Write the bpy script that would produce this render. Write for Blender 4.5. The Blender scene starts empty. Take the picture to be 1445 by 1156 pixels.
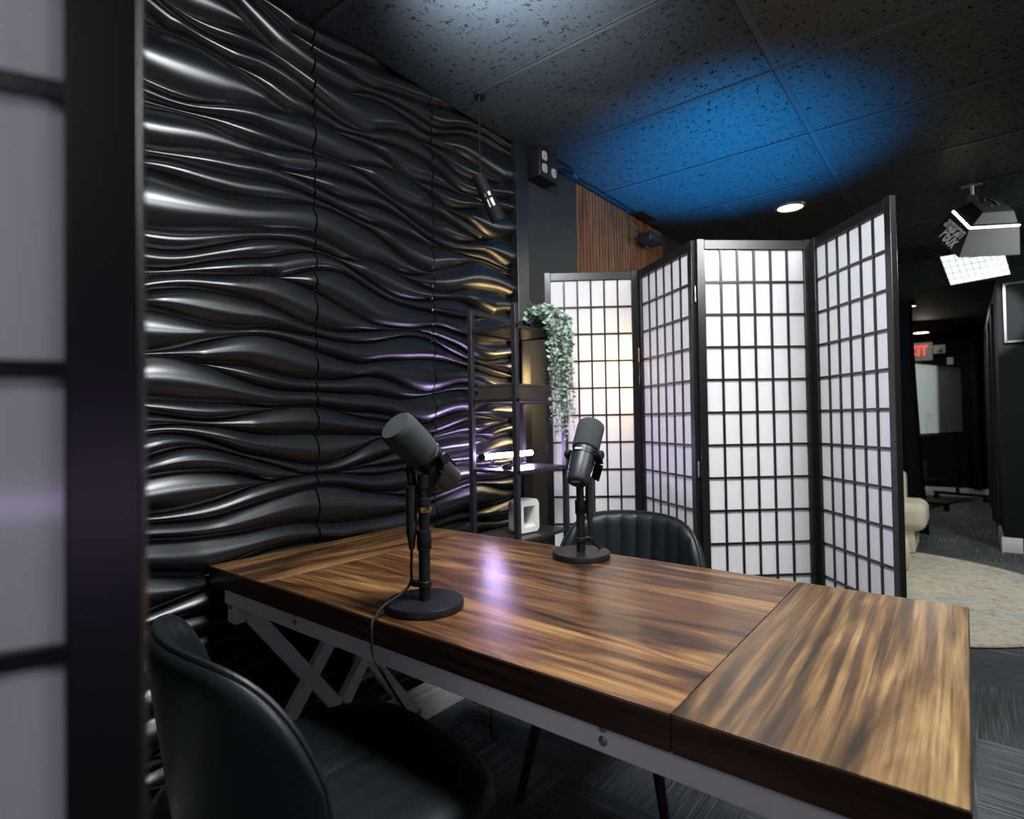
import bpy, bmesh, math, random
from mathutils import Vector, Matrix, noise
random.seed(7)
sc = bpy.context.scene
PI = math.pi

# ---------------------------------------------------------------- camera
cd = bpy.data.cameras.new('camera'); cam = bpy.data.objects.new('camera', cd); sc.collection.objects.link(cam)
sc.camera = cam
yaw, pitch, roll = math.radians(38.46), math.radians(1.03), math.radians(-.93)
F_ = Vector((-math.sin(yaw)*math.cos(pitch), math.cos(yaw)*math.cos(pitch), math.sin(pitch)))
R0 = Vector((math.cos(yaw), math.sin(yaw), 0)); U0 = R0.cross(F_)
R_ = R0*math.cos(roll)+U0*math.sin(roll); U_ = U0*math.cos(roll)-R0*math.sin(roll)
m = Matrix((R_, U_, -F_)).transposed().to_4x4(); m.translation = (0, 0, 1.15)
cam.matrix_world = m
cd.sensor_width = 36; cd.lens = 806.5/1445*36; cd.clip_start = .02
cd.dof.use_dof = True; cd.dof.focus_distance = 1.35; cd.dof.aperture_fstop = 3.8

# ---------------------------------------------------------------- world and light
w = bpy.data.worlds.new('world'); sc.world = w; w.use_nodes = True
w.node_tree.nodes['Background'].inputs[0].default_value = (.55, .62, .75, 1)
w.node_tree.nodes['Background'].inputs[1].default_value = .0
vs = sc.view_settings
vs.view_transform = 'Standard'; vs.look = 'None'; vs.gamma = 1; vs.use_curve_mapping = False
vs.exposure = 0.0

def lamp(name, kind, loc, energy, color=(1, 1, 1), target=None, **kw):
    ld = bpy.data.lights.new(name, kind); ld.energy = energy; ld.color = color
    for k, v in kw.items(): setattr(ld, k, v)
    o = bpy.data.objects.new(name, ld); sc.collection.objects.link(o); o.location = loc
    if target is not None:
        o.rotation_euler = (Vector(target)-Vector(loc)).to_track_quat('-Z', 'Y').to_euler()
    return o
lamp('key_softbox', 'AREA', (.80, 1.35, 2.38), 42, (.93, .97, 1), (-.7, 1.3, .8), shape='RECTANGLE', size=.5, size_y=.5)
lamp('table_softbox', 'AREA', (-.60, .92, 2.43), 44, (.95, .97, 1), (-.75, 1.5, .9), shape='DISK', size=.4)
lamp('rear_fill', 'AREA', (.5, -1.2, 2.1), 5.5, (.95, .93, 1), (-.5, 1.2, .9), shape='DISK', size=.6)  # unseen fill behind the camera, added in place of bounced light
lamp('ceiling_glow', 'SPOT', (-.95, 1.0, 2.2), 310, (.72, .88, 1), (-1.02, 1.24, 2.505), spot_size=math.radians(92), spot_blend=1, shadow_soft_size=.08)
lamp('violet_tube_behind_camera', 'AREA', (1.5, -.93, .90), 1.6, (.65, .5, 1), (-.29, .1, 1.1), shape='RECTANGLE', size=1.2, size_y=.03)
lamp('warm_lantern_light', 'AREA', (-1.335, 2.55, 1.36), 7.5, (1, .68, .33), (-1.27, 2.37, 1.33), shape='DISK', size=.16)
lamp('warm_bulb_light', 'POINT', (-1.302, 2.67, 1.47), .35, (1, .66, .32), shadow_soft_size=.03)
lamp('blue_stage_light', 'SPOT', (-1.02, 3.38, .9), 640, (.01, .36, 1), (-1.02, 3.15, 2.5), spot_size=math.radians(64), spot_blend=1, shadow_soft_size=.06)
lamp('lounge_light', 'AREA', (.98, 4.65, 2.44), 38, (.95, 1, .97), (.1, 5.0, 0), shape='DISK', size=.30)
lamp('board_fill_spot', 'SPOT', (.57, 4.3, 2.40), 650, (.93, 1, .97), (-.47, 8.8, 1.25), spot_size=math.radians(18), spot_blend=.5, shadow_soft_size=.02)  # added unseen beam that brightens the left part of the whiteboard
lamp('corridor_light', 'AREA', (-.40, 8.6, 2.2), 12, (1, .95, .88), (-.2, 8.2, 0), shape='DISK', size=.16)
lamp('downlight_light', 'AREA', (-.864, 4.03, 2.48), 6, (1, .95, .9), (-.864, 4.03, 0), shape='DISK', size=.14)

# ---------------------------------------------------------------- materials
def nt(name):
    mt = bpy.data.materials.new(name); mt.use_nodes = True
    return mt, mt.node_tree.nodes, mt.node_tree.links, mt.node_tree.nodes['Principled BSDF']
def mat(name, col, rough=.5, metal=0, spec=.5, emit=None, es=0, noise_amt=0, noise_scale=30, bump=0, bump_scale=200, coat=0):
    mt, N, L, b = nt(name)
    b.inputs['Base Color'].default_value = (*col, 1); b.inputs['Roughness'].default_value = rough
    b.inputs['Metallic'].default_value = metal; b.inputs['Specular IOR Level'].default_value = spec
    b.inputs['Coat Weight'].default_value = coat
    if emit: b.inputs['Emission Color'].default_value = (*emit, 1); b.inputs['Emission Strength'].default_value = es
    tc = N.new('ShaderNodeTexCoord')
    if noise_amt:
        n = N.new('ShaderNodeTexNoise'); n.inputs['Scale'].default_value = noise_scale; n.inputs['Detail'].default_value = 5
        L.new(tc.outputs['Object'], n.inputs['Vector'])
        mx = N.new('ShaderNodeMix'); mx.data_type = 'RGBA'
        mx.inputs[6].default_value = (*[c*(1-noise_amt) for c in col], 1); mx.inputs[7].default_value = (*[min(1, c*(1+noise_amt)) for c in col], 1)
        L.new(n.outputs['Fac'], mx.inputs[0]); L.new(mx.outputs[2], b.inputs['Base Color'])
    if bump:
        n2 = N.new('ShaderNodeTexNoise'); n2.inputs['Scale'].default_value = bump_scale; n2.inputs['Detail'].default_value = 3
        L.new(tc.outputs['Object'], n2.inputs['Vector'])
        bp = N.new('ShaderNodeBump'); bp.inputs['Strength'].default_value = bump; bp.inputs['Distance'].default_value = .002
        L.new(n2.outputs['Fac'], bp.inputs['Height']); L.new(bp.outputs['Normal'], b.inputs['Normal'])
    return mt

def wood(name, along, dark, mid, light, rough=.3, seed=0., scale=1., ring=.95):
    mt, N, L, b = nt(name)
    tc = N.new('ShaderNodeTexCoord')
    def mapped(sl, sc_, off):
        mp = N.new('ShaderNodeMapping')
        v = [sc_, sc_, sc_]; v[along] = sl
        mp.inputs['Scale'].default_value = v; mp.inputs['Location'].default_value = (off, off*.7, off*.3)
        L.new(tc.outputs['Object'], mp.inputs['Vector']); return mp
    n1 = N.new('ShaderNodeTexNoise'); n1.inputs['Scale'].default_value = 1; n1.inputs['Detail'].default_value = 7; n1.inputs['Roughness'].default_value = .6; n1.inputs['Distortion'].default_value = 1.3
    L.new(mapped(1.5*scale, 12*scale, seed).outputs[0], n1.inputs['Vector'])
    r1 = N.new('ShaderNodeValToRGB'); e = r1.color_ramp.elements
    e[0].position = .34; e[0].color = (*dark, 1); e[1].position = .68; e[1].color = (*light, 1)
    k = r1.color_ramp.elements.new(.5); k.color = (*mid, 1)
    L.new(n1.outputs['Fac'], r1.inputs['Fac'])
    n2 = N.new('ShaderNodeTexNoise'); n2.inputs['Scale'].default_value = 1; n2.inputs['Detail'].default_value = 5; n2.inputs['Roughness'].default_value = .75
    L.new(mapped(3.2*scale, 170*scale, seed+3).outputs[0], n2.inputs['Vector'])
    r2 = N.new('ShaderNodeValToRGB'); r2.color_ramp.elements[0].position = .36; r2.color_ramp.elements[0].color = (.30, .25, .22, 1); r2.color_ramp.elements[1].position = .60; r2.color_ramp.elements[1].color = (1.15, 1.12, 1.08, 1)
    L.new(n2.outputs['Fac'], r2.inputs['Fac'])
    mx0 = N.new('ShaderNodeMix'); mx0.data_type = 'RGBA'; mx0.blend_type = 'MULTIPLY'; mx0.inputs[0].default_value = .8
    L.new(r1.outputs[0], mx0.inputs[6]); L.new(r2.outputs[0], mx0.inputs[7])
    # growth rings, only in patches
    wv = N.new('ShaderNodeTexWave'); wv.wave_type = 'BANDS'; wv.bands_direction = 'DIAGONAL'; wv.inputs['Scale'].default_value = 1; wv.inputs['Distortion'].default_value = 5; wv.inputs['Detail'].default_value = 3; wv.inputs['Detail Scale'].default_value = .6
    L.new(mapped(.9*scale, 24*scale, seed+7).outputs[0], wv.inputs['Vector'])
    n3 = N.new('ShaderNodeTexNoise'); n3.inputs['Scale'].default_value = 1; n3.inputs['Detail'].default_value = 2
    L.new(mapped(2.2*scale, 6*scale, seed+11).outputs[0], n3.inputs['Vector'])
    r3 = N.new('ShaderNodeValToRGB'); r3.color_ramp.elements[0].position = .40; r3.color_ramp.elements[0].color = (0, 0, 0, 1); r3.color_ramp.elements[1].position = .62; r3.color_ramp.elements[1].color = (ring, ring, ring, 1)
    L.new(n3.outputs['Fac'], r3.inputs['Fac'])
    r4 = N.new('ShaderNodeValToRGB'); r4.color_ramp.elements[0].position = .25; r4.color_ramp.elements[0].color = (.34, .30, .28, 1); r4.color_ramp.elements[1].position = .7; r4.color_ramp.elements[1].color = (1.1, 1.08, 1.05, 1)
    L.new(wv.outputs['Fac'], r4.inputs['Fac'])
    mx = N.new('ShaderNodeMix'); mx.data_type = 'RGBA'; mx.blend_type = 'MULTIPLY'
    L.new(r3.outputs[0], mx.inputs[0]); L.new(mx0.outputs[2], mx.inputs[6]); L.new(r4.outputs[0], mx.inputs[7])
    L.new(mx.outputs[2], b.inputs['Base Color'])
    b.inputs['Roughness'].default_value = rough
    bp = N.new('ShaderNodeBump'); bp.inputs['Strength'].default_value = .06; bp.inputs['Distance'].default_value = .001
    L.new(n2.outputs['Fac'], bp.inputs['Height']); L.new(bp.outputs['Normal'], b.inputs['Normal'])
    return mt

def carpet_mat():
    mt, N, L, b = nt('carpet_tile')
    tc = N.new('ShaderNodeTexCoord')
    sx = N.new('ShaderNodeSeparateXYZ'); L.new(tc.outputs['Object'], sx.inputs[0])
    def math_(op, a, bb=None, v=None):
        n = N.new('ShaderNodeMath'); n.operation = op
        L.new(a, n.inputs[0])
        if bb is not None: L.new(bb, n.inputs[1])
        if v is not None: n.inputs[1].default_value = v
        return n.outputs[0]
    ix = math_('FLOOR', math_('MULTIPLY', sx.outputs[0], v=1.92)); iy = math_('FLOOR', math_('MULTIPLY', sx.outputs[1], v=1.92))
    par = math_('MODULO', math_('ABSOLUTE', math_('ADD', ix, iy)), v=2)
    def streak(sx_, sy_):
        mp = N.new('ShaderNodeMapping'); mp.inputs['Scale'].default_value = (sx_, sy_, 1); L.new(tc.outputs['Object'], mp.inputs[0])
        n = N.new('ShaderNodeTexNoise'); n.inputs['Scale'].default_value = 1; n.inputs['Detail'].default_value = 3; L.new(mp.outputs[0], n.inputs['Vector']); return n.outputs['Fac']
    mxs = N.new('ShaderNodeMix'); L.new(par, mxs.inputs[0]); L.new(streak(3, 120), mxs.inputs[2]); L.new(streak(120, 3), mxs.inputs[3])
    wn = N.new('ShaderNodeTexWhiteNoise'); wn.noise_dimensions = '2D'
    cb = N.new('ShaderNodeCombineXYZ'); L.new(ix, cb.inputs[0]); L.new(iy, cb.inputs[1]); L.new(cb.outputs[0], wn.inputs['Vector'])
    tone = math_('MULTIPLY', wn.outputs['Value'], v=.10)
    pn = N.new('ShaderNodeTexNoise'); pn.inputs['Scale'].default_value = 3.5; pn.inputs['Detail'].default_value = 3; L.new(tc.outputs['Object'], pn.inputs['Vector'])
    pm = N.new('ShaderNodeMapRange'); pm.inputs[1].default_value = .40; pm.inputs[2].default_value = .62; L.new(pn.outputs['Fac'], pm.inputs[0])
    lo = math_('ADD', math_('MULTIPLY', mxs.outputs[0], v=.45), v=.24)
    pmx = N.new('ShaderNodeMix'); L.new(pm.outputs[0], pmx.inputs[0]); L.new(lo, pmx.inputs[2]); L.new(mxs.outputs[0], pmx.inputs[3])
    f = math_('ADD', pmx.outputs[0], tone)
    rp = N.new('ShaderNodeValToRGB'); e = rp.color_ramp.elements
    e[0].position = .36; e[0].color = (.016, .018, .02, 1); e[1].position = .78; e[1].color = (.16, .19, .195, 1)
    k = e.new(.55); k.color = (.044, .055, .059, 1)
    L.new(f, rp.inputs[0])
    fz = N.new('ShaderNodeTexNoise'); fz.inputs['Scale'].default_value = 260; L.new(tc.outputs['Object'], fz.inputs['Vector'])
    mx = N.new('ShaderNodeMix'); mx.data_type = 'RGBA'; mx.blend_type = 'MULTIPLY'; mx.inputs[0].default_value = .7
    L.new(rp.outputs[0], mx.inputs[6]); L.new(fz.outputs['Color'], mx.inputs[7])
    hs = N.new('ShaderNodeHueSaturation'); hs.inputs['Saturation'].default_value = .5; hs.inputs['Value'].default_value = 1.7; L.new(mx.outputs[2], hs.inputs['Color'])
    L.new(hs.outputs[0], b.inputs['Base Color']); b.inputs['Roughness'].default_value = .95
    bp = N.new('ShaderNodeBump'); bp.inputs['Strength'].default_value = .5; bp.inputs['Distance'].default_value = .004
    L.new(f, bp.inputs['Height']); L.new(bp.outputs['Normal'], b.inputs['Normal'])
    return mt

def ceiling_mat():
    # black painted fissured mineral tiles: worm-like pits
    mt, N, L, b = nt('painted_ceiling_tile')
    tc = N.new('ShaderNodeTexCoord')
    wv = N.new('ShaderNodeTexNoise'); wv.inputs['Scale'].default_value = 22; wv.inputs['Detail'].default_value = 1
    L.new(tc.outputs['Object'], wv.inputs['Vector'])
    mx = N.new('ShaderNodeMix'); mx.data_type = 'RGBA'; mx.blend_type = 'LINEAR_LIGHT'; mx.inputs[0].default_value = .035
    L.new(tc.outputs['Object'], mx.inputs[6]); L.new(wv.outputs['Color'], mx.inputs[7])
    vo = N.new('ShaderNodeTexVoronoi'); vo.feature = 'DISTANCE_TO_EDGE'; vo.inputs['Scale'].default_value = 44
    L.new(mx.outputs[2], vo.inputs['Vector'])
    r1 = N.new('ShaderNodeMath'); r1.operation = 'LESS_THAN'; r1.inputs[1].default_value = .06; L.new(vo.outputs['Distance'], r1.inputs[0])
    ms = N.new('ShaderNodeTexNoise'); ms.inputs['Scale'].default_value = 46; ms.inputs['Detail'].default_value = 2; L.new(tc.outputs['Object'], ms.inputs['Vector'])
    r2 = N.new('ShaderNodeMath'); r2.operation = 'GREATER_THAN'; r2.inputs[1].default_value = .57; L.new(ms.outputs['Fac'], r2.inputs[0])
    pit = N.new('ShaderNodeMath'); pit.operation = 'MULTIPLY'; L.new(r1.outputs[0], pit.inputs[0]); L.new(r2.outputs[0], pit.inputs[1])
    col = N.new('ShaderNodeMix'); col.data_type = 'RGBA'; L.new(pit.outputs[0], col.inputs[0])
    col.inputs[6].default_value = (.030, .033, .037, 1); col.inputs[7].default_value = (.010, .0105, .011, 1)
    L.new(col.outputs[2], b.inputs['Base Color']); b.inputs['Roughness'].default_value = .5; b.inputs['Specular IOR Level'].default_value = .5
    sr = N.new('ShaderNodeMath'); sr.operation = 'MULTIPLY_ADD'; sr.inputs[1].default_value = -.5; sr.inputs[2].default_value = .5; L.new(pit.outputs[0], sr.inputs[0]); L.new(sr.outputs[0], b.inputs['Specular IOR Level'])
    fn = N.new('ShaderNodeTexNoise'); fn.inputs['Scale'].default_value = 240; L.new(tc.outputs['Object'], fn.inputs['Vector'])
    bp = N.new('ShaderNodeBump'); bp.inputs['Strength'].default_value = .35; bp.inputs['Distance'].default_value = .002
    L.new(fn.outputs['Fac'], bp.inputs['Height']); L.new(bp.outputs['Normal'], b.inputs['Normal'])
    return mt

def paper_mat():
    mt, N, L, b = nt('shoji_paper')
    N.remove(b); out = N['Material Output']
    tc = N.new('ShaderNodeTexCoord')
    mp = N.new('ShaderNodeMapping'); mp.inputs['Scale'].default_value = (160, 160, 6); L.new(tc.outputs['Object'], mp.inputs[0])
    n = N.new('ShaderNodeTexNoise'); n.inputs['Scale'].default_value = 1; n.inputs['Detail'].default_value = 4; L.new(mp.outputs[0], n.inputs['Vector'])
    rp = N.new('ShaderNodeValToRGB'); rp.color_ramp.elements[0].color = (.80, .80, .82, 1); rp.color_ramp.elements[1].color = (.92, .92, .93, 1); L.new(n.outputs['Fac'], rp.inputs[0])
    d = N.new('ShaderNodeBsdfDiffuse'); t = N.new('ShaderNodeBsdfTranslucent'); g = N.new('ShaderNodeBsdfGlossy'); g.inputs['Roughness'].default_value = .12
    L.new(rp.outputs[0], d.inputs[0]); L.new(rp.outputs[0], t.inputs[0])
    m1 = N.new('ShaderNodeMixShader'); m1.inputs[0].default_value = .36; L.new(d.outputs[0], m1.inputs[1]); L.new(t.outputs[0], m1.inputs[2])
    m2 = N.new('ShaderNodeMixShader'); m2.inputs[0].default_value = .045; L.new(m1.outputs[0], m2.inputs[1]); L.new(g.outputs[0], m2.inputs[2])
    L.new(m2.outputs[0], out.inputs[0])
    return mt

def glow_mat(name, col, strength):
    return mat(name, (0, 0, 0), .5, emit=col, es=strength)

def rug_mat():
    mt, N, L, b = nt('rug_pile')
    tc = N.new('ShaderNodeTexCoord')
    n = N.new('ShaderNodeTexNoise'); n.inputs['Scale'].default_value = 3.2; n.inputs['Detail'].default_value = 6; n.inputs['Roughness'].default_value = .65; L.new(tc.outputs['Object'], n.inputs['Vector'])
    rp = N.new('ShaderNodeValToRGB'); e = rp.color_ramp.elements
    e[0].position = .3; e[0].color = (.44, .34, .25, 1); e[1].position = .62; e[1].color = (.62, .57, .46, 1); k = e.new(.43); k.color = (.58, .53, .42, 1)
    L.new(n.outputs['Fac'], rp.inputs[0])
    n2 = N.new('ShaderNodeTexNoise'); n2.inputs['Scale'].default_value = 1.3; n2.inputs['Detail'].default_value = 3; L.new(tc.outputs['Object'], n2.inputs['Vector'])
    rb = N.new('ShaderNodeValToRGB'); rb.color_ramp.elements[0].position = .50; rb.color_ramp.elements[0].color = (0, 0, 0, 1); rb.color_ramp.elements[1].position = .72; L.new(n2.outputs['Fac'], rb.inputs[0])
    mx = N.new('ShaderNodeMix'); mx.data_type = 'RGBA'; L.new(rb.outputs[0], mx.inputs[0]); L.new(rp.outputs[0], mx.inputs[6]); mx.inputs[7].default_value = (.42, .48, .50, 1)
    sp = N.new('ShaderNodeTexNoise'); sp.inputs['Scale'].default_value = 26; sp.inputs['Detail'].default_value = 6; sp.inputs['Roughness'].default_value = .75; L.new(tc.outputs['Object'], sp.inputs['Vector'])
    rs = N.new('ShaderNodeValToRGB'); rs.color_ramp.elements[0].position = .34; rs.color_ramp.elements[0].color = (.55, .46, .38, 1); rs.color_ramp.elements[1].position = .52; rs.color_ramp.elements[1].color = (1, 1, 1, 1); L.new(sp.outputs['Fac'], rs.inputs[0])
    mm_ = N.new('ShaderNodeMix'); mm_.data_type = 'RGBA'; mm_.blend_type = 'MULTIPLY'; mm_.inputs[0].default_value = .9; L.new(mx.outputs[2], mm_.inputs[6]); L.new(rs.outputs[0], mm_.inputs[7])
    L.new(mm_.outputs[2], b.inputs['Base Color']); b.inputs['Roughness'].default_value = 1
    f = N.new('ShaderNodeTexNoise'); f.inputs['Scale'].default_value = 90; f.inputs['Detail'].default_value = 3; L.new(tc.outputs['Object'], f.inputs['Vector'])
    bp = N.new('ShaderNodeBump'); bp.inputs['Strength'].default_value = .7; bp.inputs['Distance'].default_value = .012; L.new(f.outputs['Fac'], bp.inputs['Height']); L.new(bp.outputs['Normal'], b.inputs['Normal'])
    return mt

M = dict(
 deepblack=mat('deep_black', (.004, .004, .0045), .7, spec=.2),
 wave=mat('black_wave_panel', (.0045, .0048, .0055), .30, spec=.6),
 wall=mat('black_wall_paint', (.0045, .0052, .006), .8, spec=.2, noise_amt=.15, noise_scale=3, bump=.15, bump_scale=150),
 wallgreen=mat('charcoal_wall_paint', (.009, .0108, .011), .6, noise_amt=.1, noise_scale=4, bump=.1, bump_scale=120),
 trim=mat('black_gloss_trim', (.008, .008, .009), .33),
 white=mat('white_baseboard_paint', (.62, .61, .57), .45, noise_amt=.05),
 carpet=carpet_mat(), ceil=ceiling_mat(), tbar=mat('ceiling_grid_paint', (.05, .053, .06), .35),
 joint=mat('ceiling_joint', (.004, .004, .005), .8),
 lacquer=mat('black_lacquered_wood', (.010, .0095, .009), .28, noise_amt=.2, noise_scale=12),
 paper=paper_mat(),
 t_center=wood('tabletop_walnut', 0, (.018, .0075, .0035), (.125, .056, .020), (.36, .195, .075), .31, 1.0, ring=.35),
 t_left=wood('end_board_walnut', 1, (.022, .010, .005), (.13, .064, .024), (.32, .18, .075), .31, 5.0),
 t_right=wood('flap_walnut', 1, (.036, .019, .009), (.19, .108, .043), (.40, .26, .118), .31, 9.3, .85),
 t_edge=wood('table_edge_walnut', 0, (.016, .006, .003), (.045, .018, .008), (.08, .034, .015), .45, 2.0),
 whitemetal=mat('white_coated_metal', (.78, .76, .76), .45, noise_amt=.04),
 screw=mat('zinc_screw', (.45, .44, .42), .35, 1),
 leather=mat('dark_green_black_leather', (.008, .0105, .011), .42, spec=.35, noise_amt=.2, noise_scale=25, bump=.25, bump_scale=320),
 leg=mat('black_coated_metal', (.012, .012, .013), .4),
 shelfmetal=mat('black_shelf_metal', (.016, .016, .018), .38),
 shelfboard=mat('black_shelf_board', (.022, .021, .022), .3, noise_amt=.2),
 boxbrown=mat('dark_brown_board', (.045, .036, .030), .5),
 foam=mat('grey_foam', (.035, .04, .04), 1, noise_amt=.45, noise_scale=500, bump=.8, bump_scale=700),
 micbody=mat('graphite_mic_body', (.028, .029, .03), .42, .3, bump=.1, bump_scale=900),
 black=mat('matte_black', (.006, .006, .007), .45, spec=.4),
 cable=mat('black_rubber', (.006, .006, .0065), .6, spec=.3),
 brass=mat('brass', (.62, .42, .14), .25, 1),
 label=mat('pale_print', (.55, .55, .55), .5),
 leaf=mat('eucalyptus_leaf', (.30, .40, .32), .55, noise_amt=.3, noise_scale=60),
 stem=mat('brown_green_stem', (.12, .12, .07), .7),
 ceramic=mat('white_ceramic', (.72, .70, .66), .45),
 ringin=mat('white_ceramic_in', (.55, .52, .46), .5),
 tube=glow_mat('violet_led_tube', (.66, .50, 1.0), 130),
 warmglow=glow_mat('warm_filament', (1, .6, .22), 9),
 white_led=mat('white_led', (.8, .8, .8), .5, emit=(.86, 1, .92), es=.95),
 gap_glow=glow_mat('gap_spill_glow', (1, .93, .82), 2.6),  # emission standing in for light leaking from the panel light's frame
 lensglow=glow_mat('downlight_lens', (1, .95, .98), 1.6),
 puckglow=glow_mat('puck_lens', (1, .96, .9), 9),
 bronze=mat('bronze_rim', (.16, .08, .035), .35),
 slat=wood('slat_oak', 2, (.10, .036, .010), (.19, .070, .020), (.26, .105, .034), .6, 4.0, 2.),
 plate=mat('ivory_outlet', (.34, .31, .23), .4),
 cream=mat('cream_boucle', (.66, .60, .47), .95, noise_amt=.12, noise_scale=90, bump=.7, bump_scale=180),
 rug=rug_mat(),
 curtain=mat('black_curtain', (.004, .0045, .006), 1, spec=.1),
 wboard=mat('white_board', (.70, .76, .75), .22),
 exitwhite=mat('exit_sign_housing', (.55, .56, .48), .5),
 exitred=glow_mat('exit_red', (1, .03, .03), 2.2),
 red=mat('red_marker', (.6, .06, .06), .5), blue=mat('blue_marker', (.08, .16, .5), .5),
 paleblue=mat('blue_sticker', (.05, .08, .4), .5),
)

# ---------------------------------------------------------------- mesh helpers
class MB:
    def __init__(s): s.v = []; s.f = []
    def add(s, vs_, fs_, mtx=None):
        o = len(s.v)
        for p in vs_:
            p = Vector(p)
            s.v.append(mtx @ p if mtx is not None else p)
        s.f += [tuple(i+o for i in f) for f in fs_]
        return s
    def box(s, x0, x1, y0, y1, z0, z1, mtx=None):
        vs_ = [(x, y, z) for x in (x0, x1) for y in (y0, y1) for z in (z0, z1)]
        return s.add(vs_, [(0, 1, 3, 2), (4, 6, 7, 5), (0, 4, 5, 1), (2, 3, 7, 6), (0, 2, 6, 4), (1, 5, 7, 3)], mtx)
    def bar(s, p0, p1, wx, wy, up=(0, 0, 1)):
        p0, p1 = Vector(p0), Vector(p1); d = (p1-p0); ln = d.length; d.normalize()
        up = Vector(up); a = up.cross(d)
        if a.length < 1e-4: a = Vector((1, 0, 0)).cross(d)
        a.normalize(); b = d.cross(a)
        m_ = Matrix((a, b, d)).transposed().to_4x4(); m_.translation = p0
        return s.box(-wx/2, wx/2, -wy/2, wy/2, 0, ln, m_)
    def lathe(s, prof, mtx=None, n=32, cap=True):
        vs_ = []; fs_ = []
        for r, z in prof:
            for k in range(n):
                a = 2*PI*k/n; vs_.append((r*math.cos(a), r*math.sin(a), z))
        for i in range(len(prof)-1):
            for k in range(n):
                k2 = (k+1) % n
                fs_.append((i*n+k, i*n+k2, (i+1)*n+k2, (i+1)*n+k))
        if cap:
            fs_.append(tuple(range(n-1, -1, -1))); fs_.append(tuple((len(prof)-1)*n+k for k in range(n)))
        return s.add(vs_, fs_, mtx)
    def cyl(s, p0, p1, r0, r1=None, n=20):
        p0, p1 = Vector(p0), Vector(p1); d = p1-p0
        m_ = d.to_track_quat('Z', 'Y').to_matrix().to_4x4(); m_.translation = p0
        return s.lathe([(r0, 0), (r0 if r1 is None else r1, d.length)], m_, n)
    def tube(s, pts, r, n=10, sub=6):
        pts = [Vector(p) for p in pts]
        if sub > 1 and len(pts) > 2:
            q = [pts[0]*2-pts[1]]+pts+[pts[-1]*2-pts[-2]]; out = []
            for i in range(1, len(q)-2):
                for k in range(sub):
                    t = k/sub; a, b, c, d = q[i-1], q[i], q[i+1], q[i+2]
                    out.append(.5*((2*b)+(c-a)*t+(2*a-5*b+4*c-d)*t*t+(3*b-a-3*c+d)*t*t*t))
            out.append(pts[-1]); pts = out
        vs_ = []; fs_ = []; up = None
        for i, p in enumerate(pts):
            d = (pts[min(i+1, len(pts)-1)]-pts[max(i-1, 0)]).normalized()
            if up is None: up = d.orthogonal().normalized()
            up = (up-d*up.dot(d)).normalized(); b = d.cross(up)
            for k in range(n):
                a = 2*PI*k/n; vs_.append(p+up*(r*math.cos(a))+b*(r*math.sin(a)))
        for i in range(len(pts)-1):
            for k in range(n):
                k2 = (k+1) % n; fs_.append((i*n+k, i*n+k2, (i+1)*n+k2, (i+1)*n+k))
        fs_.append(tuple(range(n-1, -1, -1))); fs_.append(tuple((len(pts)-1)*n+k for k in range(n)))
        return s.add(vs_, fs_)
    def prism(s, poly, z0, z1, mtx=None):
        n = len(poly)
        vs_ = [(x, y, z0) for x, y in poly]+[(x, y, z1) for x, y in poly]
        fs_ = [tuple(range(n-1, -1, -1)), tuple(range(n, 2*n))]+[(i, (i+1) % n, n+(i+1) % n, n+i) for i in range(n)]
        return s.add(vs_, fs_, mtx)
    def hexa(s, p):   # eight corners: four bottom, four top
        return s.add(p, [(3, 2, 1, 0), (4, 5, 6, 7), (0, 1, 5, 4), (1, 2, 6, 5), (2, 3, 7, 6), (3, 0, 4, 7)])
    def grid(s, fn, nu, nv, closed_u=False):
        vs_ = [fn(i/(nu if closed_u else nu-1), j/(nv-1)) for j in range(nv) for i in range(nu)]
        fs_ = []
        for j in range(nv-1):
            for i in range(nu if closed_u else nu-1):
                i2 = (i+1) % nu; fs_.append((j*nu+i, j*nu+i2, (j+1)*nu+i2, (j+1)*nu+i))
        return s.add(vs_, fs_)
    def build(s, name, m_, parent=None, smooth=True, bevel=0, ang=35, subsurf=0, seg=2):
        me = bpy.data.meshes.new(name); me.from_pydata([tuple(p) for p in s.v], [], s.f); me.update()
        bm = bmesh.new(); bm.from_mesh(me); bmesh.ops.recalc_face_normals(bm, faces=bm.faces); bm.to_mesh(me); bm.free()
        if smooth:
            for p in me.polygons: p.use_smooth = True
            me.set_sharp_from_angle(angle=math.radians(ang))
        me.materials.append(m_)
        o = bpy.data.objects.new(name, me); sc.collection.objects.link(o)
        if parent is not None: o.parent = parent
        if bevel:
            bv = o.modifiers.new('bevel', 'BEVEL'); bv.width = bevel; bv.segments = seg; bv.limit_method = 'ANGLE'; bv.angle_limit = math.radians(40)
            bv.harden_normals = False
        if subsurf:
            ss = o.modifiers.new('subsurf', 'SUBSURF'); ss.levels = subsurf; ss.render_levels = subsurf
        return o
def tag(o, label, cat, group=None, loc=None):
    o['label'] = label; o['category'] = cat
    if group: o['group'] = group
    if loc is not None: o.location = loc
    return o
def thing(name, label, cat, loc=(0, 0, 0), rz=0, group=None):
    o = bpy.data.objects.new(name, None); sc.collection.objects.link(o); o.empty_display_size = .1
    o.location = loc; o.rotation_euler = (0, 0, rz)
    return tag(o, label, cat, group)
def struct(name, mb, m_, parent=None, **kw):
    o = mb.build(name, m_, parent, **kw)
    if parent is None: o['kind'] = 'structure'
    return o
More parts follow.
